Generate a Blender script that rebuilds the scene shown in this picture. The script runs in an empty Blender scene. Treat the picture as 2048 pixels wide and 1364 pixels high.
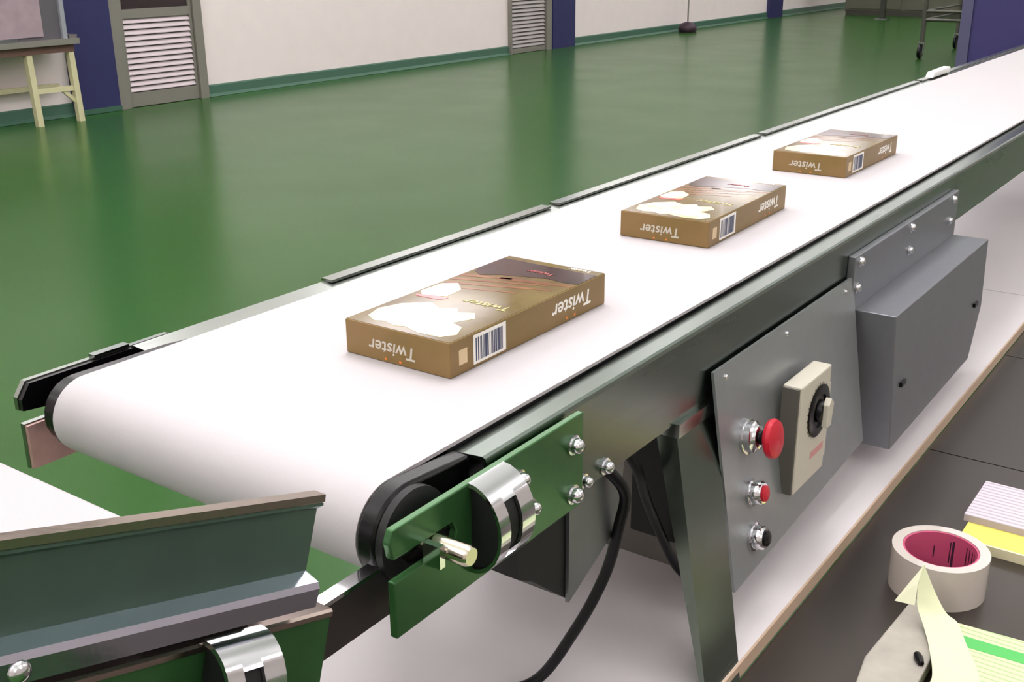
import bpy, bmesh, math, random
from mathutils import Vector, Matrix
random.seed(3)
SC = bpy.context.scene
COL = SC.collection
# heights below are measured from eye level; the floor lies ZO under the eye
ZO = 1.23

# ------------------------------------------------------------------ camera
cam_d = bpy.data.cameras.new('camera'); cam = bpy.data.objects.new('camera', cam_d); COL.objects.link(cam)
cam_d.sensor_width = 36.0; cam_d.lens = 2203.3 / 2048 * 36.0; cam_d.clip_start = 0.02; cam_d.clip_end = 100
FW = Vector((-0.54746777, 0.76502633, -0.33913679)); RT = Vector((0.8148778, 0.57957698, -0.00804304)); UP = Vector((-0.19040274, 0.28075834, 0.94070269))
m4 = Matrix((RT, UP, -FW)).transposed().to_4x4(); m4.translation = Vector((0, 0, ZO))
cam.matrix_world = m4
SC.camera = cam
# ------------------------------------------------------------------ world, exposure
w = bpy.data.worlds.new('world'); SC.world = w; w.use_nodes = True
w.node_tree.nodes['Background'].inputs[0].default_value = (0.75, 0.78, 0.85, 1)
w.node_tree.nodes['Background'].inputs[1].default_value = 0.25
SC.view_settings.view_transform = 'Standard'; SC.view_settings.look = 'None'
SC.view_settings.gamma = 1; SC.view_settings.use_curve_mapping = False
SC.view_settings.exposure = -0.36
# ------------------------------------------------------------------ ceiling lamps (area lights under the fixtures, added uplights above them)
CEIL = 3.5
LH = 1.86        # underside height of the suspended fittings above eye level
LAMPS = []
for xi, x in enumerate((-4.75, -0.9, 3.2)):
    for y in ((-2.35, 0.3, 2.95, 5.6, 8.25, 10.9, 13.55, 16.2, 18.85, 21.5) if xi == 0 else (-2.7, 1.6, 5.95, 10.2, 14.4, 18.6, 22.8)):
        LAMPS.append((x, y))
        for up in (0, 1):   # each fitting shines down; the upward light is added as ambient fill
            ld = bpy.data.lights.new('lamp_or_fill_light', 'AREA'); ld.shape = 'RECTANGLE'; ld.size = 0.62; ld.size_y = 1.22
            ld.energy = ((26, 46 if y < 3 else 8, 26), (165, 150 if y < 3 else 30, 110))[up][xi]; ld.color = (1.0, 0.955, 0.995)
            if xi == 0 and y > 9: ld.energy *= 0.78
            lo = bpy.data.objects.new('lamp_or_fill_light', ld); COL.objects.link(lo); lo.location = (x, y, (LH - 0.005, LH + 0.065)[up] + ZO)
            if up: lo.rotation_euler = (math.pi, 0, 0)

# ------------------------------------------------------------------ materials
def lin(c):
    return tuple(((v / 255) / 12.92 if v / 255 <= 0.04045 else ((v / 255 + 0.055) / 1.055) ** 2.4) for v in c)
MATS = {}
def mat(name, rgb, rough=0.5, metal=0.0, var=0.0, scale=20.0, bump=0.0, stretch=None, coat=0.0, trans=0.0, rgb2=None, spec=0.5, rvar=0.0):
    if name in MATS: return MATS[name]
    m = bpy.data.materials.new(name); m.use_nodes = True; nt = m.node_tree; b = nt.nodes['Principled BSDF']
    c = lin(rgb)
    b.inputs['Base Color'].default_value = (*c, 1); b.inputs['Roughness'].default_value = rough; b.inputs['Metallic'].default_value = metal
    b.inputs['Coat Weight'].default_value = coat; b.inputs['Transmission Weight'].default_value = trans
    b.inputs['Specular IOR Level'].default_value = spec
    if var or bump or rgb2 or rvar:
        tc = nt.nodes.new('ShaderNodeTexCoord'); mp = nt.nodes.new('ShaderNodeMapping'); nz = nt.nodes.new('ShaderNodeTexNoise')
        nt.links.new(tc.outputs['Object'], mp.inputs[0]); nt.links.new(mp.outputs[0], nz.inputs['Vector'])
        if stretch: mp.inputs['Scale'].default_value = stretch
        nz.inputs['Scale'].default_value = scale; nz.inputs['Detail'].default_value = 4
        if var or rgb2:
            mx = nt.nodes.new('ShaderNodeMix'); mx.data_type = 'RGBA'
            c2 = lin(rgb2) if rgb2 else tuple(v * (1 - var) for v in c)
            mx.inputs['A'].default_value = (*c, 1); mx.inputs['B'].default_value = (*c2, 1)
            rp = nt.nodes.new('ShaderNodeMapRange'); rp.inputs[1].default_value = 0.3; rp.inputs[2].default_value = 0.7
            nt.links.new(nz.outputs['Fac'], rp.inputs[0]); nt.links.new(rp.outputs[0], mx.inputs['Factor'])
            nt.links.new(mx.outputs['Result'], b.inputs['Base Color'])
        if bump:
            bp = nt.nodes.new('ShaderNodeBump'); bp.inputs['Strength'].default_value = bump; bp.inputs['Distance'].default_value = 0.002
            nt.links.new(nz.outputs['Fac'], bp.inputs['Height']); nt.links.new(bp.outputs[0], b.inputs['Normal'])
        if rvar:
            rr = nt.nodes.new('ShaderNodeMapRange'); rr.inputs[3].default_value = max(0.02, rough - rvar); rr.inputs[4].default_value = rough + rvar
            nt.links.new(nz.outputs['Fac'], rr.inputs[0]); nt.links.new(rr.outputs[0], b.inputs['Roughness'])
    MATS[name] = m
    return m
def stripes(name, rgb, rgb2, axis, scale, rough=0.6, width=0.5):
    m = mat(name, rgb, rough); nt = m.node_tree; b = nt.nodes['Principled BSDF']
    tc = nt.nodes.new('ShaderNodeTexCoord'); sp = nt.nodes.new('ShaderNodeSeparateXYZ'); ml = nt.nodes.new('ShaderNodeMath'); fr = nt.nodes.new('ShaderNodeMath'); gt = nt.nodes.new('ShaderNodeMath'); mx = nt.nodes.new('ShaderNodeMix')
    mx.data_type = 'RGBA'; ml.operation = 'MULTIPLY'; fr.operation = 'FRACT'; gt.operation = 'GREATER_THAN'
    ml.inputs[1].default_value = scale; gt.inputs[1].default_value = width
    nt.links.new(tc.outputs['Object'], sp.inputs[0]); nt.links.new(sp.outputs[axis], ml.inputs[0]); nt.links.new(ml.outputs[0], fr.inputs[0]); nt.links.new(fr.outputs[0], gt.inputs[0]); nt.links.new(gt.outputs[0], mx.inputs['Factor'])
    mx.inputs['A'].default_value = (*lin(rgb), 1); mx.inputs['B'].default_value = (*lin(rgb2), 1)
    nt.links.new(mx.outputs['Result'], b.inputs['Base Color'])
    return m

M_BELT = mat('white_belt', (190, 185, 187), 0.7, bump=0.05, scale=300)
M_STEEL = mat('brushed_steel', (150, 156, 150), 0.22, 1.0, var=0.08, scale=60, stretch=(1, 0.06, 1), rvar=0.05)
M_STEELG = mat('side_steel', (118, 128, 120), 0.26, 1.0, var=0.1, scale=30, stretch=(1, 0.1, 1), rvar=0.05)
M_CHROME = mat('polished_steel', (215, 215, 218), 0.10, 1.0)
M_DULL = mat('dull_steel', (128, 130, 132), 0.38, 0.75, var=0.08, scale=40)
M_PANEL = mat('panel_steel', (158, 162, 164), 0.36, 0.55, var=0.05, scale=60)
M_DARKST = mat('dark_box_steel', (138, 140, 146), 0.38, 0.6, var=0.06, scale=60)
M_GREENREFL = mat('steel_green_reflection', (62, 108, 62), 0.25, 0.45, var=0.12, scale=25)  # steel with the green floor reflection painted into its colour
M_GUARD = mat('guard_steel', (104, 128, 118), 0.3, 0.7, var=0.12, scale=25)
M_BLACK = mat('black_plastic', (11, 9, 12), 0.25, spec=0.3)
M_BLACKM = mat('black_matte', (12, 12, 13), 0.6)
M_RUBBER = mat('black_cable_sheath', (7, 7, 11), 0.4, spec=0.3)
M_FLOOR = mat('green_epoxy', (42, 86, 31), 0.24, var=0.10, scale=1.6, bump=0.02, rvar=0.04, spec=0.17)
M_WALL = mat('white_wall', (238, 226, 224), 0.7, var=0.03, scale=6)
M_CEIL = mat('ceiling_paint', (225, 225, 222), 0.8)
M_BASE = mat('green_base', (60, 96, 78), 0.4)
M_BLUE = mat('blue_paint', (44, 44, 92), 0.45, var=0.08, scale=8)
M_FRAME = mat('grey_aluminium', (138, 134, 126), 0.45, 0.3)
M_SLAT = mat('pale_slat', (205, 190, 194), 0.5)
M_SLATG = mat('grey_slat', (160, 152, 150), 0.5)
M_GLASSD = mat('dark_glass', (52, 42, 44), 0.1)
M_TABLE = mat('white_laminate', (236, 230, 232), 0.35, var=0.03, scale=5)
M_EDGE = mat('table_edge', (205, 180, 155), 0.5)
M_WORK = mat('worktop_steel', (98, 91, 87), 0.3, 0.85, var=0.15, scale=3, rvar=0.08)
M_RED = mat('red_plastic', (200, 22, 48), 0.35)
M_CREAM = mat('cream_plastic', (205, 200, 184), 0.45)
M_CARD = mat('gold_card', (136, 108, 66), 0.4, var=0.0, scale=14, rgb2=(120, 98, 46), spec=0.4)
M_CARDTOP = mat('gold_card_top', (112, 94, 44), 0.09, spec=0.10, var=0.0, scale=24, rgb2=(92, 72, 36))
M_CHOC = mat('chocolate_print', (40, 24, 24), 0.09, spec=0.10, scale=30, rgb2=(70, 40, 34))
M_BROWN = mat('brown_print', (104, 60, 38), 0.09, spec=0.10, scale=60, rgb2=(140, 92, 56), stretch=(0.4, 2, 1))
M_CREAMP = mat('cream_print_glare', (222, 206, 146), 0.09, spec=0.10, scale=40, rgb2=(250, 246, 214))
M_PINKP = mat('pink_print', (206, 96, 96), 0.11, spec=0.10)
M_WHITEP = mat('white_print', (240, 238, 230), 0.4)
M_FAINT = mat('pale_gold_print', (176, 168, 96), 0.2)
M_ORANGE = mat('orange_print', (226, 130, 50), 0.4)
M_BAR = mat('bar_ink', (46, 58, 92), 0.5)

# ------------------------------------------------------------------ mesh helpers
def rootloc(p):
    while p.parent: p = p.parent
    return p.location
def tagit(o, label=None, cat=None, group=None, kind=None):
    if label: o['label'] = label
    if cat: o['category'] = cat
    if group: o['group'] = group
    if kind: o['kind'] = kind
    return o
def thing(name, loc, label, cat, group=None):
    o = bpy.data.objects.new(name, None); COL.objects.link(o); o.location = (loc[0], loc[1], loc[2] + ZO); o.empty_display_size = 0.05
    return tagit(o, label, cat, group)
def obj(name, bm, material, parent=None, smooth=False, loc=None, bevel=0):
    """bm is in eye-height coordinates; parent None: origin at loc (same coordinates)"""
    bmesh.ops.recalc_face_normals(bm, faces=bm.faces)
    off = rootloc(parent) if parent else (Vector(loc) + Vector((0, 0, ZO)) if loc else Vector((0, 0, 0)))
    for v in bm.verts: v.co = v.co + Vector((0, 0, ZO)) - off
    me = bpy.data.meshes.new(name); bm.to_mesh(me); bm.free()
    me.materials.append(material)
    if smooth:
        for p in me.polygons: p.use_smooth = True
        try: me.set_sharp_from_angle(angle=math.radians(40))
        except Exception: pass
    o = bpy.data.objects.new(name, me); COL.objects.link(o)
    if parent: o.parent = parent
    else: o.location = off
    if bevel:
        b = o.modifiers.new('bevel', 'BEVEL'); b.width = bevel; b.segments = 2; b.limit_method = 'ANGLE'
    return o
def add_box(bm, x0, x1, y0, y1, z0, z1):
    vs = [bm.verts.new((x, y, z)) for x in (x0, x1) for y in (y0, y1) for z in (z0, z1)]
    for f in ((0, 1, 3, 2), (4, 6, 7, 5), (0, 4, 5, 1), (2, 3, 7, 6), (0, 2, 6, 4), (1, 5, 7, 3)): bm.faces.new([vs[i] for i in f])
def bx(*a):
    bm = bmesh.new(); add_box(bm, *a); return bm
def add_prism(bm, poly, a, b, fn):
    """poly: 2D points; fn(u,v,t) -> 3D"""
    A = [bm.verts.new(fn(u, v, a)) for u, v in poly]; B_ = [bm.verts.new(fn(u, v, b)) for u, v in poly]
    n = len(poly); bm.faces.new(A); bm.faces.new(B_[::-1])
    for i in range(n): bm.faces.new((A[i], A[(i + 1) % n], B_[(i + 1) % n], B_[i]))
YZ = lambda u, v, t: (t, u, v)     # extrude along x
XZ = lambda u, v, t: (u, t, v)     # extrude along y
XY = lambda u, v, t: (u, v, t)     # extrude along z
def prism(poly, a, b, fn):
    bm = bmesh.new(); add_prism(bm, poly, a, b, fn); return bm
def add_lathe(bm, prof, o, ax, seg=24):
    """prof: (r, h) along axis ax from o"""
    ax = Vector(ax).normalized(); t = ax.orthogonal().normalized(); s = ax.cross(t); o = Vector(o); rings = []
    for r, h in prof:
        if r < 1e-6: rings.append([bm.verts.new(o + ax * h)])
        else: rings.append([bm.verts.new(o + ax * h + (t * math.cos(2 * math.pi * k / seg) + s * math.sin(2 * math.pi * k / seg)) * r) for k in range(seg)])
    for a, b in zip(rings, rings[1:]):
        for k in range(seg):
            k2 = (k + 1) % seg
            if len(a) == 1 and len(b) == 1: continue
            if len(a) == 1: bm.faces.new((a[0], b[k], b[k2]))
            elif len(b) == 1: bm.faces.new((a[k], b[0], a[k2]))
            else: bm.faces.new((a[k], b[k], b[k2], a[k2]))
def lathe(prof, o, ax, seg=24):
    bm = bmesh.new(); add_lathe(bm, prof, o, ax, seg); return bm
def add_tube(bm, pts, r, seg=12):
    P = [Vector(p) for p in pts]; rings = []; ref = None
    for i, p in enumerate(P):
        d = (P[min(i + 1, len(P) - 1)] - P[max(i - 1, 0)]).normalized()
        if ref is None: ref = d.orthogonal().normalized()
        ref = (ref - d * ref.dot(d)).normalized(); s = d.cross(ref)
        rings.append([bm.verts.new(p + (ref * math.cos(2 * math.pi * k / seg) + s * math.sin(2 * math.pi * k / seg)) * r) for k in range(seg)])
    for a, b in zip(rings, rings[1:]):
        for k in range(seg): bm.faces.new((a[k], b[k], b[(k + 1) % seg], a[(k + 1) % seg]))
    bm.faces.new(rings[0]); bm.faces.new(rings[-1][::-1])
def tube(pts, r, seg=12):
    bm = bmesh.new(); add_tube(bm, pts, r, seg); return bm
def spline(pts, n=8):
    P = [Vector(p) for p in pts]; P = [P[0] * 2 - P[1]] + P + [P[-1] * 2 - P[-2]]; out = []
    for i in range(1, len(P) - 2):
        for k in range(n):
            t = k / n; a, b, c, d = P[i - 1], P[i], P[i + 1], P[i + 2]
            out.append(0.5 * ((2 * b) + (c - a) * t + (2 * a - 5 * b + 4 * c - d) * t * t + (3 * b - a - 3 * c + d) * t ** 3))
    out.append(P[-2]); return out
def dome(o, r, h, ax):
    """cap screw: washer, hexagon-ish collar and round head"""
    bm = bmesh.new()
    add_lathe(bm, [(0, 0), (r * 1.25, 0), (r * 1.25, h * 0.18), (r * 0.95, h * 0.2), (r * 0.95, h * 0.55), (r * 0.8, h * 0.8), (r * 0.45, h * 0.97), (0, h)], o, ax, 16)
    return bm
def share(o, name=None, loc=None, parent=None):
    c = o.copy(); COL.objects.link(c)
    if loc is not None: c.location = loc
    if parent: c.parent = parent
    return c

# ================================================================== THE ROOM
WX = -7.8; YB = 26.0
st = lambda n, bm, m, p=None: tagit(obj(n, bm, m, p), kind='structure') if p is None else obj(n, bm, m, p)
st('floor', bx(WX - 0.15, 6.0, -5.0, YB, -1.33, -1.23), M_FLOOR)
st('ceiling', bx(WX - 0.15, 6.0, -5.0, YB, CEIL, CEIL + 0.1), M_CEIL)
st('wall_left', bx(WX - 0.15, WX, -5.0, YB, -1.23, CEIL), M_WALL)
st('wall_back', bx(WX, 6.0, YB, YB + 0.15, -1.23, CEIL), M_WALL)
st('wall_right', bx(6.0, 6.15, -5.0, YB, -1.23, CEIL), M_WALL)
st('wall_front', bx(WX, 6.0, -5.15, -5.0, -1.23, CEIL), M_WALL)
# blue wall pillars
st('trim_1', bx(WX, WX + 0.06, 5.07, 5.465, -1.23, CEIL), M_BLUE)
st('trim_2', bx(WX, WX + 0.06, 11.74, 12.25, -1.23, CEIL), M_BLUE)
st('trim_3', bx(WX, WX + 0.06, 18.42, 18.98, -1.23, CEIL), M_BLUE)
# green coved baseboards between doors and pillars
def cove(n, y0, y1, x=WX):
    st(n, prism([(x, -1.228), (x + 0.05, -1.228), (x + 0.022, -1.205), (x + 0.014, -1.14), (x, -1.13)], y0, y1, XZ), M_BASE)
cove('baseboard_left_1', -5, 5.07); cove('baseboard_left_2', 6.38, 10.86); cove('baseboard_left_3', 12.25, 18.42); cove('baseboard_left_4', 18.98, YB)
st('baseboard_left_5', bx(WX + 0.06, WX + 0.075, 5.07, 5.465, -1.228, -1.19), M_BASE)
# louvred doors
def door(n, y0, y1, z0, ztop, slat_top, slat_m, jl, jr):
    d = bpy.data.objects.new(n, None); COL.objects.link(d); d.location = (WX, (y0 + y1) / 2, 0); d['kind'] = 'structure'
    bm = bmesh.new()
    add_box(bm, WX, WX + 0.05, y0, y0 + jl, -1.23, ztop); add_box(bm, WX, WX + 0.05, y1 - jr, y1, -1.23, ztop); add_box(bm, WX, WX + 0.05, y0 + jl, y1 - jr, ztop - 0.08, ztop)
    obj('door_frame', bm, M_FRAME, d)
    a, b = y0 + jl, y1 - jr; s = 0.03 if jl > 0.05 else 0.012
    bm = bmesh.new()
    add_box(bm, WX, WX + 0.028, a + 0.004, a + s, -1.225, ztop - 0.085); add_box(bm, WX, WX + 0.028, b - s, b - 0.004, -1.225, ztop - 0.085)
    add_box(bm, WX, WX + 0.028, a + s, b - s, -1.225, z0); add_box(bm, WX, WX + 0.028, a + s, b - s, slat_top, slat_top + 0.07); add_box(bm, WX, WX + 0.028, a + s, b - s, ztop - 0.19, ztop - 0.085)
    obj('door_leaf', bm, M_FRAME, d)
    if slat_top < 0: obj('pane', bx(WX, WX + 0.01, a + s, b - s, slat_top + 0.07, ztop - 0.19), M_GLASSD, d)
    obj('louvre_backing', bx(WX, WX + 0.003, a + s, b - s, z0, slat_top), M_GLASSD, d)
    z = z0 + 0.004; first = None; k = 0
    while z + 0.04 < slat_top + 0.004:
        if first is None:
            first = obj('slat', prism([(WX + 0.004, z + 0.036), (WX + 0.008, z + 0.040), (WX + 0.026, z + 0.010), (WX + 0.026, z + 0.004), (WX + 0.020, z + 0.003)], a + s, b - s, XZ), slat_m, d)
            zz = z
        else:
            c = share(first, parent=d); c.location = (0, 0, z - zz)
        z += 0.0445
    return d
door('door_1', 5.47, 6.37, -1.115, 0.95, -0.535, M_SLAT, 0.10, 0.085)
door('door_2', 10.87, 11.73, -1.17, 0.95, 0.60, M_SLATG, 0.02, 0.11)

# freestanding blue pillar behind the far end of the conveyor
p = bpy.data.objects.new('trim_4', None); COL.objects.link(p); p.location = (-1.8, 9.3, 0); p['kind'] = 'structure'
obj('pillar_shaft', bx(-2.235, -1.30, 9.0, 9.6, -1.23, CEIL), mat('violet_blue_paint', (60, 52, 112), 0.45, var=0.06, scale=8), p)
obj('corner_strip', bx(-2.25, -2.17, 8.985, 9.0, -1.23, CEIL), mat('corner_strip_grey', (88, 86, 120), 0.35), p)

# ceiling light fixtures
f0 = None
for i, (x, y) in enumerate(LAMPS):
    if f0 is None:
        f0 = thing('ceiling_light', (x, y, CEIL), 'rectangular white fluorescent ceiling light fitting', 'ceiling light', 'ceiling lights')
        bm = bmesh.new(); add_box(bm, x - 0.38, x + 0.38, y - 0.68, y + 0.68, LH, LH + 0.06); add_box(bm, x - 0.006, x + 0.006, y - 0.5, y - 0.488, LH + 0.06, CEIL); add_box(bm, x - 0.006, x + 0.006, y + 0.488, y + 0.5, LH + 0.06, CEIL)
        hs = obj('housing', bm, M_CEIL, f0)
    else:
        c = share(f0, loc=(x, y, CEIL + ZO)); share(hs, parent=c)
    (f0 if i == 0 else c)['label'] = 'white fluorescent ceiling light, %s of the row %s' % (('nearest', 'second', 'third', 'fourth', 'fifth', 'sixth', 'seventh', 'eighth', 'ninth', 'tenth')[i if i < 10 else (i - 10) % 7], 'by the louvred doors' if i < 10 else ('above the conveyor', 'on the right side of the room')[(i - 10) // 7])

# ================================================================== MAIN CONVEYOR
X0, X1 = -0.783, -0.449       # belt edges
YE = 7.6                      # far end
RY, RZ, RR = 0.484, -0.3662, 0.0332
cv = thing('belt_conveyor', (-0.616, 2.5, -1.23), 'long belt conveyor with a white belt and stainless side frames carrying three boxes', 'conveyor')
# belt loop (round the end rollers)
loop = []
for k in range(25):
    a = math.pi / 2 + math.pi * k / 24; loop.append((RY + RR * math.cos(a), RZ + RR * math.sin(a)))
for k in range(25):
    a = -math.pi / 2 + math.pi * k / 24; loop.append((YE + RR * math.cos(a), RZ + RR * math.sin(a)))
inner = []
ri = RR - 0.003
for k in range(25):
    a = math.pi / 2 + math.pi * k / 24; inner.append((RY + ri * math.cos(a), RZ + ri * math.sin(a)))
for k in range(25):
    a = -math.pi / 2 + math.pi * k / 24; inner.append((YE + ri * math.cos(a), RZ + ri * math.sin(a)))
def band(lo, li, a, b, xf):
    bm = bmesh.new(); n = len(lo)
    V = [[bm.verts.new(xf(u, v, t)) for u, v in L_] for t in (a, b) for L_ in (lo, li)]
    for i in range(n):
        j = (i + 1) % n
        bm.faces.new((V[0][i], V[0][j], V[2][j], V[2][i])); bm.faces.new((V[1][i], V[3][i], V[3][j], V[1][j]))
        bm.faces.new((V[0][i], V[1][i], V[1][j], V[0][j])); bm.faces.new((V[2][i], V[2][j], V[3][j], V[3][i]))
    return bm
obj('belt', band(loop, inner, X0, X1, YZ), M_BELT, cv, smooth=True)
obj('end_roller', lathe([(0, 0), (ri - 0.001, 0), (ri - 0.001, 0.322), (0, 0.322)], (X0 + 0.006, RY, RZ), (1, 0, 0), 32), M_BLACK, cv, smooth=True)
obj('end_roller', lathe([(0, 0), (ri - 0.001, 0), (ri - 0.001, 0.322), (0, 0.322)], (X0 + 0.006, YE, RZ), (1, 0, 0), 32), M_BLACK, cv, smooth=True)
obj('slider_bed', bx(X0 + 0.01, X1 - 0.01, 0.56, YE - 0.08, -0.352, -0.337), M_DULL, cv)
# side frames: flange, rounded corner, web, returned lower lip
def frame_bm(sgn, xo, y0, y1):
    xi = X1 if sgn > 0 else X0
    P = [(xi + sgn * 0.001, -0.3388), (xo - sgn * 0.004, -0.3364), (xo - sgn * 0.0012, -0.3374), (xo, -0.3405), (xo, -0.417), (xo - sgn * 0.018, -0.417), (xo - sgn * 0.018, -0.4145), (xo - sgn * 0.0025, -0.4145), (xo - sgn * 0.0025, -0.3400), (xi + sgn * 0.001, -0.3412)]
    return prism(P, y0, y1, XZ)
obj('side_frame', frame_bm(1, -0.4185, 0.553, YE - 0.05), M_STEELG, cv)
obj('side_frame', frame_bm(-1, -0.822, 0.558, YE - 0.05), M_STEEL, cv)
# cover strips on the far frame edge (the photo shows their joints)
for a, b in ((0.80, 1.22), (1.24, 1.92), (1.94, 2.9), (2.92, 4.3), (4.32, 6.0)):
    obj('edge_strip', bx(-0.822, -0.806, a, b, -0.3363, -0.3335), M_STEEL, cv)
# black liners round the roller ends
def capsule(y1, r, z0, z1):
    P = [(y1, z0)]
    for k in range(13):
        a = -math.pi / 2 - math.pi * k / 12; P.append((RY + r * math.cos(a), RZ + r * math.sin(a)))
    P.append((y1, z1)); return P
obj('roller_end_liner', prism(capsule(0.5525, 0.0345, -0.4007, -0.337), -0.4485, -0.432, YZ), M_BLACK, cv, smooth=True, bevel=0.003)
obj('roller_end_liner', prism(capsule(0.60, 0.030, -0.396, -0.338), -0.800, -0.7835, YZ), M_BLACK, cv, smooth=True)
obj('end_cap_ring', lathe([(0.019, 0), (0.033, 0), (0.033, 0.006), (0.028, 0.008), (0.019, 0.008)], (-0.432, RY, RZ), (1, 0, 0), 32), M_BLACKM, cv, smooth=True)
# fork-ended tension brackets
fork = [(0.437, -0.346), (0.441, -0.3375), (0.662, -0.3375), (0.662, -0.4155), (0.440, -0.4155), (0.440, -0.3745), (0.500, -0.3745), (0.503, -0.3665), (0.500, -0.3585), (0.440, -0.3585)]
obj('tension_bracket', prism(fork, -0.4125, -0.4065, YZ), M_GREENREFL, cv, bevel=0.001)
farfork = [(0.446, -0.350), (0.455, -0.3375), (0.60, -0.3375), (0.60, -0.4155), (0.448, -0.4155), (0.448, -0.3745), (0.477, -0.3745), (0.480, -0.3680), (0.472, -0.364), (0.446, -0.361)]
obj('tension_bracket', prism(farfork, -0.828, -0.8225, YZ), M_STEEL, cv)
obj('bracket_dark_reflection', prism([(0.4465, -0.351), (0.4555, -0.3385), (0.60, -0.3385), (0.60, -0.372), (0.483, -0.372), (0.472, -0.3635), (0.4465, -0.3605)], -0.8224, -0.8170, YZ), M_BLACK, cv)  # black sheet painting the dark reflection on the bracket's inner face
obj('prong_reflection', prism([(0.4485, -0.3755), (0.50, -0.3755), (0.50, -0.4145), (0.4485, -0.4145)], -0.8224, -0.8185, YZ), mat('pink_reflection_steel', (205, 165, 158), 0.35, 0.4, var=0.15, scale=60), cv)  # pink sheet painting a reflection on the lower prong
obj('bolt', dome((-0.8185, 0.478, -0.396), 0.004, 0.004, (1, 0, 0)), M_DULL, cv, smooth=True)
obj('bracket_clip', bx(-0.8285, -0.820, 0.520, 0.556, -0.3374, -0.3345), M_STEEL, cv)
# roller shaft poking through the near fork
obj('roller_shaft', lathe([(0, 0), (0.0072, 0), (0.0072, 0.052), (0.0060, 0.0545), (0, 0.0545)], (-0.4315, 0.481, -0.3655), (1, 0, 0), 20), mat('warm_shaft_steel', (205, 196, 178), 0.16, 1.0), cv, smooth=True)
obj('shaft_flat', bx(-0.4065, -0.3925, 0.468, 0.4732, -0.374, -0.358), M_CHROME, cv)

def hood(root, O, e1, e3, ya, yb, mirror=None):
    """arched tension hood standing out of the near side; s along e1, height along e3"""
    R_, seg = 0.034, 14; th = 0.003
    def pt(s, a, r): # a angle in the x/e3 plane
        return O + e1 * s + Vector((1, 0, 0)) * (r * 0.80 * math.cos(a)) + e3 * (r * math.sin(a))
    bm = bmesh.new()
    w_ = yb - ya
    lanes = [(ya, ya + w_ * 0.28, 0, seg), (ya + w_ * 0.28, ya + w_ * 0.62, 0, 4), (ya + w_ * 0.28, ya + w_ * 0.62, 10, seg), (ya + w_ * 0.62, yb, 0, seg)]
    for s0, s1, k0, k1 in lanes:
        g = []
        for k in range(k0, k1 + 1):
            a = -math.pi / 2 + math.pi * k / seg
            g.append([bm.verts.new(pt(s, a, r)) for s in (s0, s1) for r in (R_, R_ - th)])
        for A, C in zip(g, g[1:]):
            bm.faces.new((A[0], A[2], C[2], C[0])); bm.faces.new((A[1], C[1], C[3], A[3])); bm.faces.new((A[0], C[0], C[1], A[1])); bm.faces.new((A[2], A[3], C[3], C[2]))
        bm.faces.new((g[0][0], g[0][1], g[0][3], g[0][2])); bm.faces.new((g[-1][0], g[-1][2], g[-1][3], g[-1][1]))
    o = obj('tension_hood', bm, M_CHROME, root, smooth=True)
    bm = bmesh.new(); A = []; C = []
    for k in range(seg + 1):
        a = -math.pi / 2 + math.pi * k / seg
        A.append(bm.verts.new(pt(ya + 0.003, a, R_ - th - 0.0003))); C.append(bm.verts.new(pt(yb - 0.004, a, R_ - th - 0.0008)))
    bm.faces.new(A); bm.faces.new(C[::-1])
    for k in range(seg): bm.faces.new((A[k], A[k + 1], C[k + 1], C[k]))
    bm.faces.new((A[0], C[0], C[-1], A[-1]))
    obj('hood_shade_fill', bm, M_BLACKM, root)  # solid black fill painting the shade inside the hood
    return o
hood(cv, Vector((-0.4063, 0.53, -0.3705)), Vector((0, 1, 0)), Vector((0, 0, 1)), -0.014, 0.026)
for (y, z, r) in ((0.646, -0.359, 0.0065), (0.646, -0.401, 0.0065), (0.574, -0.357, 0.0055), (0.588, -0.386, 0.0055)):
    obj('bolt', dome((-0.4065, y, z), r, 0.010, (1, 0, 0)), M_CHROME, cv, smooth=True)
for (y, z, r) in ((0.682, -0.408, 0.005), (0.715, -0.4085, 0.006)):
    obj('bolt', dome((-0.4185, y, z), r, 0.009, (1, 0, 0)), M_CHROME, cv, smooth=True)
# link rail towards the lower conveyor
bm = bmesh.new(); add_box(bm, -0.4330, -0.4300, 0.385, 0.56, -0.416, -0.3805)
lr = obj('link_rail', bm, mat('brown_steel', (70, 62, 62), 0.35, 0.6), cv)
obj('rail_flange', bx(-0.4400, -0.4295, 0.392, 0.56, -0.3805, -0.3775), M_CHROME, lr)
# under-frame: channel hollow (its shade as a solid black block), gusset, transverse plate
obj('channel_dark_hollow', prism([(0.609, -0.418), (0.684, -0.418), (0.682, -0.524), (0.632, -0.482), (0.612, -0.470)], -0.50, -0.434, YZ), M_BLACKM, cv)
obj('gusset_plate', prism([(0.680, -0.418), (0.770, -0.418), (0.762, -0.488), (0.694, -0.520), (0.680, -0.526)], -0.4335, -0.4300, YZ), M_DULL, cv)
obj('transverse_plate', bx(-0.74, -0.436, 0.967, 0.972, -0.650, -0.4175), mat('plate_grey', (118, 114, 108), 0.5, 0.3, var=0.05), cv)
obj('drive_housing', bx(-0.72, -0.47, 0.972, 1.26, -0.645, -0.4175), M_DULL, cv)
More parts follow.
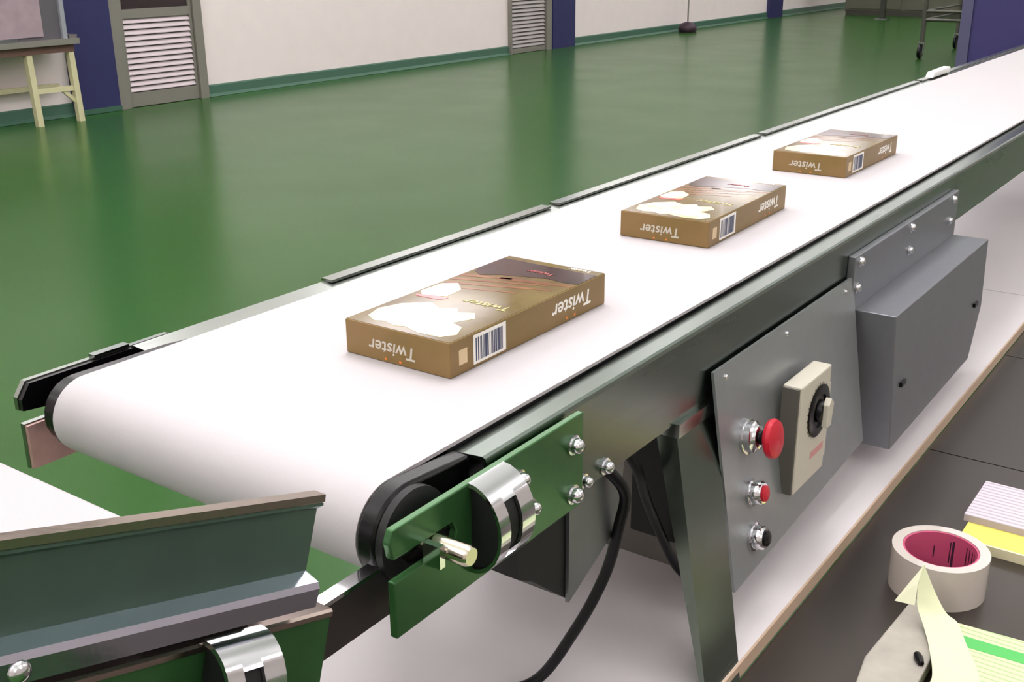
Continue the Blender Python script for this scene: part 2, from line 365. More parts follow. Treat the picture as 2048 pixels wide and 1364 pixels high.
# splayed leg (U-channel: web and two returned flanges, folded lip on top)
def leg_bm(ya, yb, ya2, yb2, xt, xb, zt, zb, db=0.0031):
    bm = bmesh.new()
    def quadprism(c):  # 4 bottom pts, 4 top pts
        v = [bm.verts.new(p_) for p_ in c]
        for f in ((0, 1, 2, 3), (7, 6, 5, 4), (0, 4, 5, 1), (1, 5, 6, 2), (2, 6, 7, 3), (3, 7, 4, 0)): bm.faces.new([v[i] for i in f])
    t = 0.003; d = 0.022
    quadprism([(xb - t, ya2, zb), (xb, ya2, zb), (xb, yb2, zb), (xb - t, yb2, zb), (xt - t, ya, zt), (xt, ya, zt), (xt, yb, zt), (xt - t, yb, zt)])
    e = db
    quadprism([(xb - e, ya2 - t, zb), (xb, ya2 - t, zb), (xb, ya2, zb), (xb - e, ya2, zb), (xt - d, ya - t, zt), (xt, ya - t, zt), (xt, ya, zt), (xt - d, ya, zt)])
    quadprism([(xb - e, yb2, zb), (xb, yb2, zb), (xb, yb2 + t, zb), (xb - e, yb2 + t, zb), (xt - d, yb, zt), (xt, yb, zt), (xt, yb + t, zt), (xt - d, yb + t, zt)])
    return bm
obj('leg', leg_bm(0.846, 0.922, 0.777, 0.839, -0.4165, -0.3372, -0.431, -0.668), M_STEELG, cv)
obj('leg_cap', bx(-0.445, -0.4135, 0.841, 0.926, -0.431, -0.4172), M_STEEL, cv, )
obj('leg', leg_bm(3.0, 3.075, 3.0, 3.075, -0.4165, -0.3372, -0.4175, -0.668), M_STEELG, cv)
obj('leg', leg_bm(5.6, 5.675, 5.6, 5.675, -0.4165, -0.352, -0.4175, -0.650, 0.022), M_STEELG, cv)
for y in (0.84, 3.0, 5.6):
    obj('leg', bx(-0.80, -0.775, y, y + 0.06, -1.23, -0.4175), M_DULL, cv)

# ---- control panel (leans out slightly towards its foot)
PX = lambda z: -0.412 + 0.036 * (-0.385 - z) / 0.225
bm = bmesh.new()
poly = [(0.905, -0.386), (1.292, -0.386), (1.292, -0.596), (0.905, -0.615)]
A = [bm.verts.new((PX(z), y, z)) for y, z in poly]; C = [bm.verts.new((PX(z) - 0.003, y, z)) for y, z in poly]
bm.faces.new(A); bm.faces.new(C[::-1])
for i in range(4): bm.faces.new((A[i], A[(i + 1) % 4], C[(i + 1) % 4], C[i]))
cp = obj('control_panel', bm, M_PANEL, cv)
NV = Vector((0.225, 0, 0.036)).normalized()
obj('panel_backbox', prism([(0.912, -0.4175), (1.285, -0.4175), (1.285, -0.585), (0.912, -0.585)], -0.50, -0.424, YZ), M_BLACKM, cv)
for y, z in ((0.928, -0.397), (1.080, -0.397), (1.262, -0.397)):
    obj('screw', dome((PX(z), y, z), 0.0028, 0.003, NV), M_CHROME, cp, smooth=True)
# emergency stop
z = -0.470; o = Vector((PX(z), 0.962, z))
b1 = obj('push_button', lathe([(0, 0), (0.0185, 0), (0.0185, 0.003), (0.0165, 0.0035), (0.0160, 0.010), (0.0130, 0.012), (0.0120, 0.015), (0.009, 0.016), (0, 0.016)], o, NV, 28), M_CHROME, cp, smooth=True)
tagit(b1, 'chrome collar carrying the red mushroom emergency stop')
obj('stop_neck', lathe([(0, 0.015), (0.0075, 0.015), (0.0075, 0.022), (0, 0.022)], o, NV, 20), M_BLACK, cp, smooth=True)
obj('stop_button_head', lathe([(0, 0.021), (0.010, 0.021), (0.0195, 0.026), (0.0205, 0.029), (0.019, 0.0325), (0.012, 0.0345), (0, 0.035)], o, NV, 32), M_RED, cp, smooth=True)
for z, y, cm, lb in ((-0.530, 0.962, M_RED, 'chrome push button with a red cap'), (-0.577, 0.957, M_BLACK, 'chrome push button with a dark cap')):
    o = Vector((PX(z), y, z))
    b2 = obj('push_button', lathe([(0, 0), (0.0150, 0), (0.0150, 0.003), (0.0125, 0.0035), (0.0125, 0.012), (0.0105, 0.0145), (0.0085, 0.0145), (0.0085, 0.011), (0, 0.011)], o, NV, 28), M_CHROME, cp, smooth=True)
    b2['label'] = lb
    obj('button_cap', lathe([(0, 0.011), (0.0083, 0.011), (0.0083, 0.0165), (0.006, 0.018), (0, 0.0182)], o, NV, 24), cm, cp, smooth=True)
# speed controller box with dial
sx = -0.372
bm = bmesh.new(); add_box(bm, PX(-0.5), sx, 1.039, 1.126, -0.563, -0.438)
obj('dial_box', bm, M_CREAM, cp, bevel=0.002)
obj('dial_box_side', bx(PX(-0.5) + 0.001, sx - 0.002, 1.0355, 1.039, -0.562, -0.440), mat('side_grey', (92, 90, 82), 0.6), cp)
dy, dz = 1.093, -0.482
oc = (sx, dy, dz)
obj('dial', lathe([(0, 0), (0.030, 0), (0.030, 0.002), (0.027, 0.003), (0.019, 0.003), (0.0185, 0.001), (0, 0.001)], oc, (1, 0, 0), 40), M_BLACK, cp, smooth=True)
obj('dial_knob', lathe([(0, 0.001), (0.013, 0.001), (0.012, 0.007), (0.010, 0.008), (0, 0.008)], oc, (1, 0, 0), 24), M_BLACK, cp, smooth=True)
obj('dial_pointer', prism([(dy - 0.006, dz - 0.016), (dy + 0.006, dz - 0.016), (dy + 0.010, dz + 0.010), (dy + 0.001, dz + 0.017), (dy - 0.006, dz + 0.010)], sx + 0.007, sx + 0.014, YZ), M_CREAM, cp, bevel=0.001)
bm = bmesh.new()
for k in range(21):
    a = math.radians(225 - 270 * k / 20); r0, r1 = 0.0305, 0.0325
    c_, s_ = math.cos(a), math.sin(a)
    add_prism(bm, [(dy + r0 * c_ - 0.0004 * s_, dz + r0 * s_ + 0.0004 * c_), (dy + r1 * c_ - 0.0004 * s_, dz + r1 * s_ + 0.0004 * c_), (dy + r1 * c_ + 0.0004 * s_, dz + r1 * s_ - 0.0004 * c_), (dy + r0 * c_ + 0.0004 * s_, dz + r0 * s_ - 0.0004 * c_)], sx, sx + 0.0003, YZ)
tagit(obj('dial_scale', bm, M_BLACK, cp), kind='stuff')
obj('printed_mark', bx(sx, sx + 0.0004, 1.080, 1.118, -0.536, -0.528), mat('pink_ink', (206, 150, 146), 0.5), cp)
obj('dial_box_cover', bx(PX(-0.55), sx - 0.008, 1.126, 1.152, -0.560, -0.470), M_CREAM, cp)

# ---- junction cover further along
jb = obj('junction_plate', bx(-0.4185, -0.4090, 1.288, 1.752, -0.430, -0.360), M_DARKST, cv, bevel=0.001)
for y, z in ((1.306, -0.369), (1.300, -0.401), (1.512, -0.369), (1.512, -0.401), (1.722, -0.369), (1.712, -0.400)):
    obj('screw', dome((-0.4090, y, z), 0.0055, 0.006, (1, 0, 0)), M_CHROME, jb, smooth=True)
jc = obj('junction_box', prism([(1.300, -0.4295), (1.750, -0.4295), (1.764, -0.54), (1.722, -0.616), (1.338, -0.622)], -0.425, -0.357, YZ), M_DARKST, cv, bevel=0.0012)
for y, z in ((1.357, -0.534), (1.715, -0.524)):
    obj('latch', bx(-0.357, -0.353, y - 0.009, y + 0.009, z - 0.003, z + 0.003), M_BLACK, jc)
obj('box_seam', bx(-0.412, -0.4085, 1.2895, 1.2975, -0.62, -0.436), M_BLACK, jc)

# ---- cables under the conveyor
obj('power_cable', tube(spline([(-0.44, 0.720, -0.405), (-0.4235, 0.738, -0.428), (-0.417, 0.749, -0.450), (-0.422, 0.749, -0.481), (-0.435, 0.749, -0.535), (-0.455, 0.731, -0.592), (-0.480, 0.700, -0.640), (-0.52, 0.66, -0.6446), (-0.58, 0.60, -0.6446)]), 0.0052), M_RUBBER, cv, smooth=True)
obj('power_cable', tube(spline([(-0.46, 0.785, -0.41), (-0.441, 0.809, -0.452), (-0.447, 0.845, -0.505), (-0.452, 0.885, -0.560), (-0.448, 0.921, -0.618), (-0.436, 0.945, -0.644), (-0.41, 0.957, -0.6448)]), 0.0050), M_RUBBER, cv, smooth=True)

# white guide clip on the far edge
tagit(obj('guide_clip', prism([(2.985, -0.3335), (3.15, -0.3335), (3.145, -0.318), (3.00, -0.320)], -0.818, -0.798, YZ), mat('white_plastic', (240, 240, 235), 0.4), loc=(-0.808, 3.06, -0.336), bevel=0.002), 'small white plastic guide clip on the far edge of the conveyor', 'clip')

# ================================================================== CARTONS
def text_mesh(s, size, shear=0.0, extrude=0.0001):
    cu = bpy.data.curves.new('lettering', 'FONT'); cu.body = s; cu.size = size; cu.shear = shear; cu.extrude = extrude; cu.offset = size * 0.012
    cu.align_x = 'CENTER'; cu.align_y = 'CENTER'; cu.resolution_u = 3
    o = bpy.data.objects.new('tmp', cu); COL.objects.link(o)
    dg = bpy.context.evaluated_depsgraph_get(); dg.update()
    me = bpy.data.meshes.new_from_object(o.evaluated_get(dg)); bpy.data.objects.remove(o); return me
def lettering(s, size, origin, read, up, m, parent, sx_=1.0, name='lettering'):
    me = text_mesh(s, size, 0.15); read = Vector(read); up = Vector(up); n = read.cross(up)
    M = Matrix((read * sx_, up, n)).transposed().to_4x4(); M.translation = Vector(origin); me.transform(M)
    me.materials.clear(); me.materials.append(m)
    o = bpy.data.objects.new(name, me); COL.objects.link(o); o.parent = parent; return o
CW, CL, CH = 0.115, 0.243, 0.031
def local(name, bm, m, parent, smooth=False, bevel=0):
    bmesh.ops.recalc_face_normals(bm, faces=bm.faces)
    me = bpy.data.meshes.new(name); bm.to_mesh(me); bm.free(); me.materials.append(m)
    o = bpy.data.objects.new(name, me); COL.objects.link(o); o.parent = parent
    if bevel:
        b = o.modifiers.new('bevel', 'BEVEL'); b.width = bevel; b.segments = 2
    return o
def uvp(pts):  # top-face fractions -> local metres
    return [(-CW / 2 + u * CW, -CL / 2 + v * CL) for u, v in pts]
def make_carton(loc, rz, label):
    t = thing('carton', loc, label, 'box', 'gold ice cream cartons on the conveyor belt'); t.rotation_euler = (0, 0, rz)
    body = local('carton_body', bx(-CW / 2, CW / 2, -CL / 2, CL / 2, 0.0003, CH), M_CARD, t, bevel=0.0009)
    tp = local('top_panel', bx(-CW / 2 + 0.001, CW / 2 - 0.001, -CL / 2 + 0.001, CL / 2 - 0.001, CH, CH + 0.0003), M_CARDTOP, t)
    z = CH + 0.0003
    local('chocolate_print', prism(uvp([(0.01, 0.955), (0.99, 0.945), (0.99, 0.80), (0.86, 0.79), (0.70, 0.80), (0.50, 0.775), (0.30, 0.745), (0.15, 0.70), (0.05, 0.73), (0.01, 0.78)]), z, z + 0.0002, XY), M_CHOC, tp)
    bm = bmesh.new()
    for (u0, v0, u1, v1, w_) in ((0.01, 0.66, 0.45, 0.72, 0.020), (0.01, 0.60, 0.80, 0.72, 0.014), (0.05, 0.55, 0.90, 0.68, 0.018), (0.10, 0.50, 0.70, 0.58, 0.012), (0.35, 0.705, 0.99, 0.765, 0.02)):
        add_prism(bm, uvp([(u0, v0 - w_), (u1, v1 - w_ * 0.4), (u1, v1 + w_ * 0.4), (u0, v0 + w_)]), z, z + 0.00015, XY)
    local('swirl_print', bm, M_BROWN, tp)
    # vanilla picture near the front end, enlarged by lamp glare painted as print
    local('cream_print_glare', prism(uvp([(0.10, 0.07), (0.22, 0.04), (0.30, 0.055), (0.42, 0.035), (0.50, 0.05), (0.66, 0.025), (0.86, 0.03), (0.93, 0.08), (0.86, 0.15), (0.74, 0.17), (0.82, 0.25), (0.74, 0.30), (0.62, 0.27), (0.56, 0.31), (0.45, 0.27), (0.30, 0.31), (0.12, 0.24), (0.05, 0.15)]), z, z + 0.0002, XY), M_CREAMP, tp)
    local('cream_print_glare', prism(uvp([(0.03, 0.40), (0.12, 0.36), (0.30, 0.40), (0.28, 0.50), (0.15, 0.56), (0.04, 0.52)]), z, z + 0.0002, XY), M_CREAMP, tp)
    local('pink_print', prism(uvp([(0.08, 0.345), (0.30, 0.352), (0.34, 0.385), (0.22, 0.385), (0.05, 0.362)]), z, z + 0.00025, XY), M_PINKP, tp)
    lettering('Twister', 0.016, ((0.70 - 0.5) * CW, (0.40 - 0.5) * CL, z + 0.0002), (-1, 0, 0), (0, -1, 0), M_FAINT, tp)
    lettering('Twister', 0.010, ((0.55 - 0.5) * CW, (0.855 - 0.5) * CL, z + 0.0004), (-1, 0, 0), (0, -1, 0), mat('red_print', (150, 44, 44), 0.3), tp)
    lettering('Twister', 0.0085, ((0.78 - 0.5) * CW, (0.975 - 0.5) * CL, z + 0.0002), (-1, 0, 0), (0, -1, 0), M_WHITEP, tp)
    # end face (towards the roller), printed upside down
    lettering('Twister', 0.0165, (-0.004, -CL / 2 - 0.0001, 0.0135), (-1, 0, 0), (0, 0, -1), mat('silver_print', (196, 190, 176), 0.4), body)
    # long face with barcode, upside down
    fx = CW / 2 + 0.0001
    lettering('Twister', 0.0205, (fx, 0.063, 0.0165), (0, -1, 0), (0, 0, -1), M_WHITEP, body, 1.05)
    for (yy, zz) in ((0.052, 0.0045), (0.066, 0.0045)): local('orange_dot', prism([(yy - 0.0014, zz - 0.0012), (yy + 0.0014, zz - 0.0012), (yy + 0.0014, zz + 0.0012), (yy - 0.0014, zz + 0.0012)], fx, fx + 0.0002, YZ), M_ORANGE, body)
    for (xx, zz) in ((-0.012, 0.0035), (0.004, 0.0035)): local('orange_dot', prism([(xx - 0.0013, zz - 0.001), (xx + 0.0013, zz - 0.001), (xx + 0.0013, zz + 0.001), (xx - 0.0013, zz + 0.001)], -CL / 2 - 0.0003, -CL / 2 - 0.0001, XZ), M_ORANGE, body)
    lb = local('barcode_label', bx(fx - 0.0001, fx + 0.0001, -0.0905, -0.0445, 0.0030, 0.0290), M_WHITEP, body)
    bm = bmesh.new(); y = -0.0875; random.seed(5)
    while y < -0.049:
        w_ = random.choice((0.0006, 0.0010, 0.0015, 0.0022)); add_box(bm, fx + 0.0001, fx + 0.00025, y, min(y + w_, -0.048), 0.0055, 0.0260); y += w_ + random.choice((0.0006, 0.0009, 0.0016))
    local('barcode_bars', bm, M_BAR, body)
    local('small_label', bx(fx - 0.0001, fx + 0.0001, -0.1100, -0.0990, 0.0085, 0.0215), mat('tan_print', (214, 190, 150), 0.5), body)
    return t
make_carton((-0.5825, 0.7690, -0.333), 0.0, 'nearest gold carton on the belt, in front of the roller end')
make_carton((-0.5930, 1.2540, -0.333), math.radians(1.5), 'middle gold carton of the three on the white belt')
make_carton((-0.5985, 1.7335, -0.333), 0.0, 'farthest gold carton of the three on the white belt')

# ================================================================== LOWER INCLINED CONVEYOR (front left)
TH = math.radians(17.6)
O2 = Vector((-0.42, 0.394, -0.295)); E1 = Vector((0, -math.cos(TH), math.sin(TH))); E3 = Vector((0, math.sin(TH), math.cos(TH)))
def inc(u, v, t):  # u = distance uphill, v = height over guard top, t = x
    q = Vector((0, O2.y, O2.z)) + E1 * u + E3 * v; return (t, q.y, q.z)
def incx(x, v, u):
    q = Vector((0, O2.y, O2.z)) + E1 * u + E3 * v; return (x, q.y, q.z)
c2 = thing('inclined_conveyor', (-0.61, 0.0, -1.23), 'inclined feed conveyor with steel side guard at the front left, below the roller end', 'conveyor')
L2 = 0.95
r2 = 0.020; lo = []; li = []
for rr, arr in ((r2, lo), (r2 - 0.003, li)):
    for k in range(17):
        a = -math.pi / 2 - math.pi * k / 16; arr.append((0.026 + rr * math.cos(a), -0.072 + rr * math.sin(a)))
    for k in range(17):
        a = math.pi / 2 - math.pi * k / 16; arr.append((L2 + rr * math.cos(a), -0.072 + rr * math.sin(a)))
obj('belt', band(lo, li, -0.745, -0.4400, inc), M_BELT, c2, smooth=True)
G = M_GUARD
def guard(sx_, sg, name='side_guard'):
    # profile (x, v): outward rim, web, stepped lower lip
    P = [(0, 0), (0.007, 0.0), (0.0075, -0.006), (0.003, -0.009), (0.002, -0.046), (0.013, -0.0495), (0.0145, -0.0525), (0.0135, -0.0635), (0.0105, -0.0635), (0.0105, -0.0535), (0.0, -0.0505), (-0.0015, -0.046), (-0.0015, -0.003)]
    return obj(name, prism([(sx_ + sg * x, v) for x, v in P], 0.0, L2, incx), G, c2)
guard(-0.4215, 1)
guard(-0.757, -1)
# bright rolled rim and lip
obj('guard_rim', prism([(-0.4150, -0.0052), (-0.4132, -0.0035), (-0.4134, 0.0008), (-0.4225, 0.0008), (-0.4225, 0.0), (-0.4150, 0.0)], 0.0, L2, incx), mat('worn_rim', (180, 168, 158), 0.2, 1.0, bump=0.25, scale=30), c2)
obj('guard_lip', prism([(-0.4195, -0.0460), (-0.4078, -0.0490), (-0.4060, -0.0525), (-0.4070, -0.0637), (-0.4082, -0.0637), (-0.4080, -0.0530), (-0.4195, -0.0490)], 0.001, L2, incx), mat('rippled_lip_steel', (190, 190, 205), 0.16, 1.0, bump=0.3, scale=25), c2)
def railbm(x, sg):
    return prism([(x, -0.0735), (x - sg * 0.024, -0.0735), (x - sg * 0.024, -0.0765), (x - sg * 0.0025, -0.0765), (x - sg * 0.0025, -0.122), (x, -0.122)], -0.024, L2, incx)
obj('side_rail', railbm(-0.4165, 1), M_GREENREFL, c2)
obj('side_rail', railbm(-0.762, -1), M_GREENREFL, c2)
obj('rail_edge', prism([(-0.4165, -0.0725), (-0.4150, -0.0740), (-0.4150, -0.0770), (-0.4165, -0.0770), (-0.4400, -0.0734), (-0.4400, -0.0725)], -0.024, L2, incx), mat('rail_edge_steel', (176, 160, 152), 0.2, 1.0), c2)
obj('dark_gap_strip', prism([(0.035, -0.056), (0.105, -0.056), (0.105, -0.0735), (0.035, -0.0735)], -0.442, -0.4240, inc), M_BLACKM, c2)  # black strip painting the shade in the gap under the guard
obj('dark_gap_strip', prism([(0.11, -0.052), (L2, -0.052), (L2, -0.0728), (0.11, -0.0728)], -0.442, -0.4290, inc), mat('dusky_steel', (62, 52, 56), 0.4, 0.5), c2)  # dark strip continuing along the same gap
hood(c2, Vector((-0.4155, 0, 0)) + Vector(inc(0.058, -0.104, 0)), E1 * -1, E3, -0.016, 0.024)
q = inc(0.185, -0.0575, -0.4125)
obj('bolt', dome(q, 0.0062, 0.010, (1, 0, 0)), M_CHROME, c2, smooth=True)
q = inc(0.125, -0.112, -0.4165)
obj('bolt', dome(q, 0.006, 0.010, (1, 0, 0)), M_CHROME, c2, smooth=True)
for x in (-0.442, -0.80):
    obj('leg', bx(x, x + 0.024, -0.30, -0.26, -1.23, -0.25), M_DULL, c2)

# ================================================================== TABLES
tb = thing('white_table', (-0.55, 3.0, -1.23), 'low white laminate table running underneath the belt conveyor', 'table')
obj('table_top', bx(-0.745, -0.343, 0.30, 2.235, -0.6675, -0.650), M_TABLE, tb)
obj('table_top', bx(-0.745, -0.343, 2.238, 6.6, -0.6675, -0.650), M_TABLE, tb)
obj('edge_band', bx(-0.343, -0.3405, 0.30, 6.6, -0.6670, -0.6505), M_EDGE, tb)
for x in (-0.735, -0.385):
    for y in (0.32, 2.3, 6.5): obj('leg', bx(x, x + 0.035, y, y + 0.035, -1.23, -0.6675), M_DULL, tb)
wt = thing('steel_worktable', (0.0, 1.4, -1.23), 'dark stainless steel worktable in the right foreground beside the white table', 'table')
for i, (a, b) in enumerate(((0.45, 1.470), (1.4725, 1.92), (1.9225, 2.9))):
    obj('top_sheet', bx(-0.3395, 0.36, a, b, -0.705, -0.668), M_WORK, wt)
for x in (-0.32, 0.30):
    for y in (0.5, 2.8): obj('leg', bx(x, x + 0.035, y, y + 0.035, -1.23, -0.705), M_DULL, wt)

# ---- tape roll
TC = Vector((-0.232, 1.120, -0.668)); TH_ = 0.048
tr = thing('tape_roll', TC, 'roll of clear packing tape with a pink core on the steel worktable', 'tape')
def ringbm(ri_, ro, h, z0=0.0004):
    return lathe([(ri_, z0), (ro, z0), (ro, h), (ri_, h), (ri_, z0)], TC, (0, 0, 1), 64)
obj('tape_winding', ringbm(0.0395, 0.0505, TH_), mat('clear_tape', (228, 218, 208), 0.22, trans=0.25, coat=0.5), tr, smooth=True)
obj('core', ringbm(0.0372, 0.0393, TH_ - 0.001), mat('pink_core', (200, 84, 122), 0.6), tr, smooth=True)
bm = bmesh.new()
for a0, a1, z0, z1 in ((80, 84, .008, .040), (86, 88, .012, .038), (55, 57, .01, .04), (48, 50, .01, .04), (40, 42, .01, .04), (33, 34, .01, .04), (112, 114, .016, .030)):
    A = []
    for r in (0.03705, 0.0368):
        for a in (a0, a1):
            for z in (z0, z1): A.append(bm.verts.new(TC + Vector((math.cos(math.radians(a)) * r, math.sin(math.radians(a)) * r, z))))
    for f in ((0, 1, 3, 2), (4, 6, 7, 5), (0, 4, 5, 1), (2, 3, 7, 6), (0, 2, 6, 4), (1, 5, 7, 3)): bm.faces.new([A[i] for i in f])
obj('core_print', bm, mat('dark_purple_ink', (66, 34, 58), 0.6), tr)

# ---- pads and papers
pd = thing('memo_pad', (-0.16, 1.32, -0.668), 'white printed notepad lying on a yellow pad at the right edge', 'notepad')
obj('paper_block', bx(-0.242, 0.02, 1.268, 1.373, -0.6565, -0.648), stripes('printed_paper', (222, 208, 216), (188, 176, 186), 1, 120, 0.7, 0.62), pd)
yp = thing('yellow_pad', (-0.13, 1.30, -0.668), 'yellow pad underneath the white notepad at the right edge', 'notepad')
obj('paper_block', bx(-0.236, 0.02, 1.222, 1.36, -0.6678, -0.6567), mat('yellow_paper', (232, 222, 110), 0.7), yp)
obj('binding_edge', bx(-0.238, 0.02, 1.2205, 1.2235, -0.6678, -0.6560), mat('pale_edge', (236, 230, 190), 0.7), yp)

gs = thing('green_slip', (-0.12, 0.98, -0.668), 'pale green printed slip with a green band and one curled corner by the tape roll', 'paper')
M_SLIP = mat('pale_green_paper', (226, 230, 192), 0.7, var=0.06, scale=60)
obj('slip_stack', prism([(-0.191, 1.034), (-0.04, 1.046), (-0.04, 0.80), (-0.183, 0.80), (-0.184, 0.92)], -0.6678, -0.650, XY), stripes('printed_green_slip', (216, 226, 176), (178, 200, 146), 1, 140, 0.7, 0.7), gs)
obj('printed_band', prism([(-0.180, 1.014), (-0.05, 1.021), (-0.05, 1.004), (-0.180, 0.996)], -0.650, -0.6496, XY), mat('green_band', (88, 190, 96), 0.6), gs)
# curled corner sheet
def sheet(rows, th, name, m, parent):
    bm = bmesh.new(); top = [[bm.verts.new(Vector(p_)) for p_ in r] for r in rows]; bot = [[bm.verts.new(Vector(p_) + Vector((0, 0, -th))) for p_ in r] for r in rows]
    R_, C_ = len(rows), len(rows[0])
    for i in range(R_ - 1):
        for j in range(C_ - 1):
            bm.faces.new((top[i][j], top[i][j + 1], top[i + 1][j + 1], top[i + 1][j])); bm.faces.new((bot[i][j], bot[i + 1][j], bot[i + 1][j + 1], bot[i][j + 1]))
    for i in range(R_ - 1):
        for j in (0, C_ - 1): bm.faces.new((top[i][j], top[i + 1][j], bot[i + 1][j], bot[i][j]))
    for j in range(C_ - 1):
        for i in (0, R_ - 1): bm.faces.new((top[i][j], top[i][j + 1], bot[i][j + 1], bot[i][j]))
    return obj(name, bm, m, parent, smooth=True)
CURL = [((-0.180, 0.86, -0.6485), (-0.120, 0.86, -0.6485)), ((-0.183, 0.922, -0.648), (-0.146, 0.948, -0.6485)), ((-0.199, 0.971, -0.648), (-0.172, 1.000, -0.648)), ((-0.214, 1.000, -0.642), (-0.186, 1.020, -0.641)), ((-0.2245, 1.012, -0.631), (-0.199, 1.025, -0.637)), ((-0.228, 1.020, -0.610), (-0.214, 1.030, -0.619)), ((-0.2272, 1.030, -0.594), (-0.2268, 1.030, -0.594))]
Ls = spline([a for a, b in CURL], 5); Rs = spline([b for a, b in CURL], 5)
sheet([[a.lerp(b, t / 4) for t in range(5)] for a, b in zip(Ls, Rs)], 0.0004, 'curled_sheet', M_SLIP, gs)
bm = bmesh.new()
fl = [Vector(q_) for q_ in ((-0.244, 1.000, -0.626), (-0.2268, 1.0115, -0.6312), (-0.2282, 1.0195, -0.610), (-0.2272, 1.0295, -0.594))]
for dz_ in (0, -0.0004):
    vv = [bm.verts.new(q_ + Vector((0, dz_, 0))) for q_ in fl]; bm.faces.new(vv)
bm.verts.ensure_lookup_table()
for k in range(4): bm.faces.new((bm.verts[k], bm.verts[(k + 1) % 4], bm.verts[4 + (k + 1) % 4], bm.verts[4 + k]))
obj('folded_corner', bm, mat('cream_slip_back', (240, 242, 212), 0.7), gs)

gp = thing('grey_pad', (-0.21, 0.98, -0.668), 'worn grey-white plastic packet lying left of the green slip', 'packet')
obj('packet_body', prism([(-0.243, 0.895), (-0.248, 0.93), (-0.240, 1.058), (-0.222, 1.062), (-0.195, 1.03), (-0.192, 0.80), (-0.23, 0.80)], -0.6678, -0.652, XY), mat('grey_plastic_film', (186, 180, 168), 0.4, var=0.25, scale=30, bump=0.4), gp, bevel=0.002)
obj('dark_clip', lathe([(0, 0), (0.0035, 0.001), (0.0045, 0.008), (0.003, 0.016), (0, 0.018)], (-0.207, 0.958, -0.6495), (0.5, -0.85, 0), 12), M_BLACK, gp, smooth=True)

# ================================================================== FAR SIDE OF THE ROOM
M_OLD = mat('cream_paint', (206, 200, 160), 0.55, var=0.1, scale=15)
bn = thing('bench', (-7.6, 4.5, -1.23), 'small cream-legged bench with a cluttered grey top against the left wall', 'bench')
obj('bench_top', bx(-7.76, -7.46, 3.7, 4.985, -0.665, -0.625), M_FRAME, bn)
obj('apron', bx(-7.745, -7.49, 3.72, 4.95, -0.72, -0.665), mat('brown_apron', (104, 76, 66), 0.6), bn)
for y in (3.75, 4.585, 4.925):
    for x in (-7.54,): obj('leg', prism([(y - 0.022, -0.70), (y + 0.022, -0.70), (y + 0.040, -1.23), (y - 0.004, -1.23)], x, x + 0.045, YZ), M_OLD, bn)
obj('stretcher', bx(-7.535, -7.505, 4.60, 4.94, -1.00, -0.965), M_OLD, bn)
obj('stretcher', bx(-7.755, -7.725, 3.76, 4.94, -1.00, -0.965), M_OLD, bn)
obj('brace', prism([(4.80, -0.985), (4.84, -0.985), (4.955, -1.09), (4.955, -1.13)], -7.53, -7.51, YZ), M_OLD, bn)
mc = thing('machine_case', (-7.6, 4.4, -0.625), 'grey metal cabinet with a pinkish front panel standing on the bench at far left', 'cabinet')
obj('case_body', bx(-7.74, -7.50, 3.8, 4.90, -0.6245, 0.1), mat('case_grey', (104, 100, 106), 0.4, 0.3), mc)
obj('front_panel', bx(-7.50, -7.49, 3.85, 4.72, -0.60, 0.06), mat('pinkish_panel', (172, 152, 160), 0.4, 0.1, var=0.2, scale=9), mc)
obj('corner_post', bx(-7.50, -7.475, 4.865, 4.90, -0.6245, 0.1), mat('post_grey', (170, 172, 180), 0.35, 0.4), mc)
tagit(obj('bottle_rack', bx(-7.488, -7.462, 4.20, 4.50, -0.6248, -0.60), M_DULL, loc=(-7.52, 4.33, -0.625)), 'low steel bar lying on the bench front beneath the grey cabinet', 'bar')
tagit(obj('metal_tray', prism([(4.915, -0.6245), (4.975, -0.6245), (4.985, -0.60), (4.91, -0.60)], -7.70, -7.48, YZ), mat('tray_steel', (150, 142, 142), 0.3, 0.7), loc=(-7.6, 4.9, -0.625)), 'small shallow steel tray on the right end of the bench', 'tray')

# post stand near the long wall
ps = thing('post_stand', (-7.55, 15.2, -1.23), 'dark round-footed stand with a thin post in front of the far white wall', 'stand')
obj('foot', lathe([(0, 0), (0.12, 0), (0.135, 0.03), (0.13, 0.08), (0.09, 0.125), (0.03, 0.145), (0, 0.145)], (-7.55, 15.0, -1.23), (0, 0, 1), 20), mat('plum_black', (46, 24, 40), 0.5), ps, smooth=True)
obj('post', tube([(-7.55, 15.0, -1.09), (-7.55, 15.0, 0.1)], 0.012, 10), M_FRAME, ps, smooth=True)

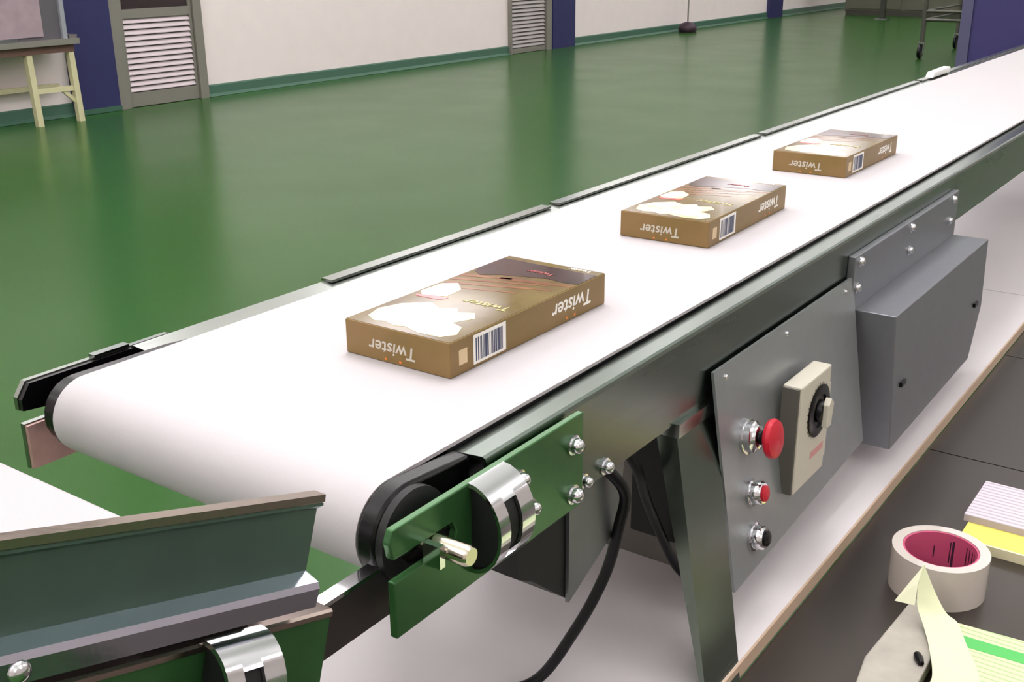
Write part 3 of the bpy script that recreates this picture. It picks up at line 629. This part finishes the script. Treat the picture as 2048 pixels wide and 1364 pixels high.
# stainless cabinet at the far end
fc = thing('steel_cabinet', (-5.4, 20.0, -1.23), 'wide grey stainless cabinet near the far end, behind the wheeled trolley', 'cabinet')
mfc = mat('cabinet_grey', (104, 104, 90), 0.45, 0.3, var=0.08, scale=3)
obj('cabinet_body', bx(-7.0, -3.0, 20.0, 20.9, -1.17, 0.4), mfc, fc)
obj('plinth', bx(-6.98, -3.02, 19.99, 20.85, -1.23, -1.15), mat('plinth_dark', (62, 60, 52), 0.5), fc)
for x in (-6.92, -5.95, -4.9, -3.9):
    obj('door_panel', bx(x, x + 0.90, 19.975, 20.0, -1.12, 0.35), mfc, fc)
pp = thing('pipe_post', (-6.0, 19.2, -1.23), 'dark upright post on the green floor before the stainless cabinet', 'post')
obj('post', bx(-6.06, -5.98, 19.0, 19.08, -1.225, 0.4), mat('post_dark', (70, 72, 66), 0.4, 0.5), pp)
obj('foot_plate', bx(-6.12, -5.92, 18.94, 19.14, -1.23, -1.215), M_DULL, pp)

# wheeled trolley
tl = thing('trolley', (-3.3, 13.4, -1.23), 'grey tubular trolley on black castors left of the blue pillar', 'trolley')
mt = mat('trolley_tube', (92, 92, 84), 0.4, 0.6)
cx = [(-3.585, 12.80), (-3.585, 14.25), (-2.75, 12.80), (-2.75, 14.25)]
for x, y in cx:
    obj('leg', tube([(x, y, -1.06), (x, y, -0.30)], 0.026, 12), mt, tl, smooth=True)
    wl = obj('castor', lathe([(0, 0), (0.045, 0), (0.072, 0.004), (0.078, 0.012), (0.078, 0.030), (0.072, 0.038), (0.045, 0.042), (0, 0.042)], (x - 0.021, y - 0.03, -1.151), (1, 0, 0), 24), M_BLACK, tl, smooth=True)
    bm = bmesh.new(); add_prism(bm, [(y - 0.045, -1.165), (y - 0.015, -1.165), (y + 0.03, -1.055), (y - 0.03, -1.055)], x - 0.030, x - 0.025, YZ); add_prism(bm, [(y - 0.045, -1.165), (y - 0.015, -1.165), (y + 0.03, -1.055), (y - 0.03, -1.055)], x + 0.025, x + 0.030, YZ); add_box(bm, x - 0.032, x + 0.032, y - 0.032, y + 0.032, -1.062, -1.05)
    obj('castor_fork', bm, M_DULL, wl)
for z in (-0.725, -0.815):
    obj('rail', tube([(-3.585, 12.80, z), (-2.75, 12.80, z)], 0.019, 10), mt, tl, smooth=True)
    obj('rail', tube([(-3.585, 14.25, z), (-2.75, 14.25, z)], 0.019, 10), mt, tl, smooth=True)
    obj('rail', tube([(-3.585, 12.80, z), (-3.585, 14.25, z)], 0.012, 10), mt, tl, smooth=True)
obj('tray_top', bx(-3.63, -2.70, 12.75, 14.30, -0.30, -0.27), M_FRAME, tl)
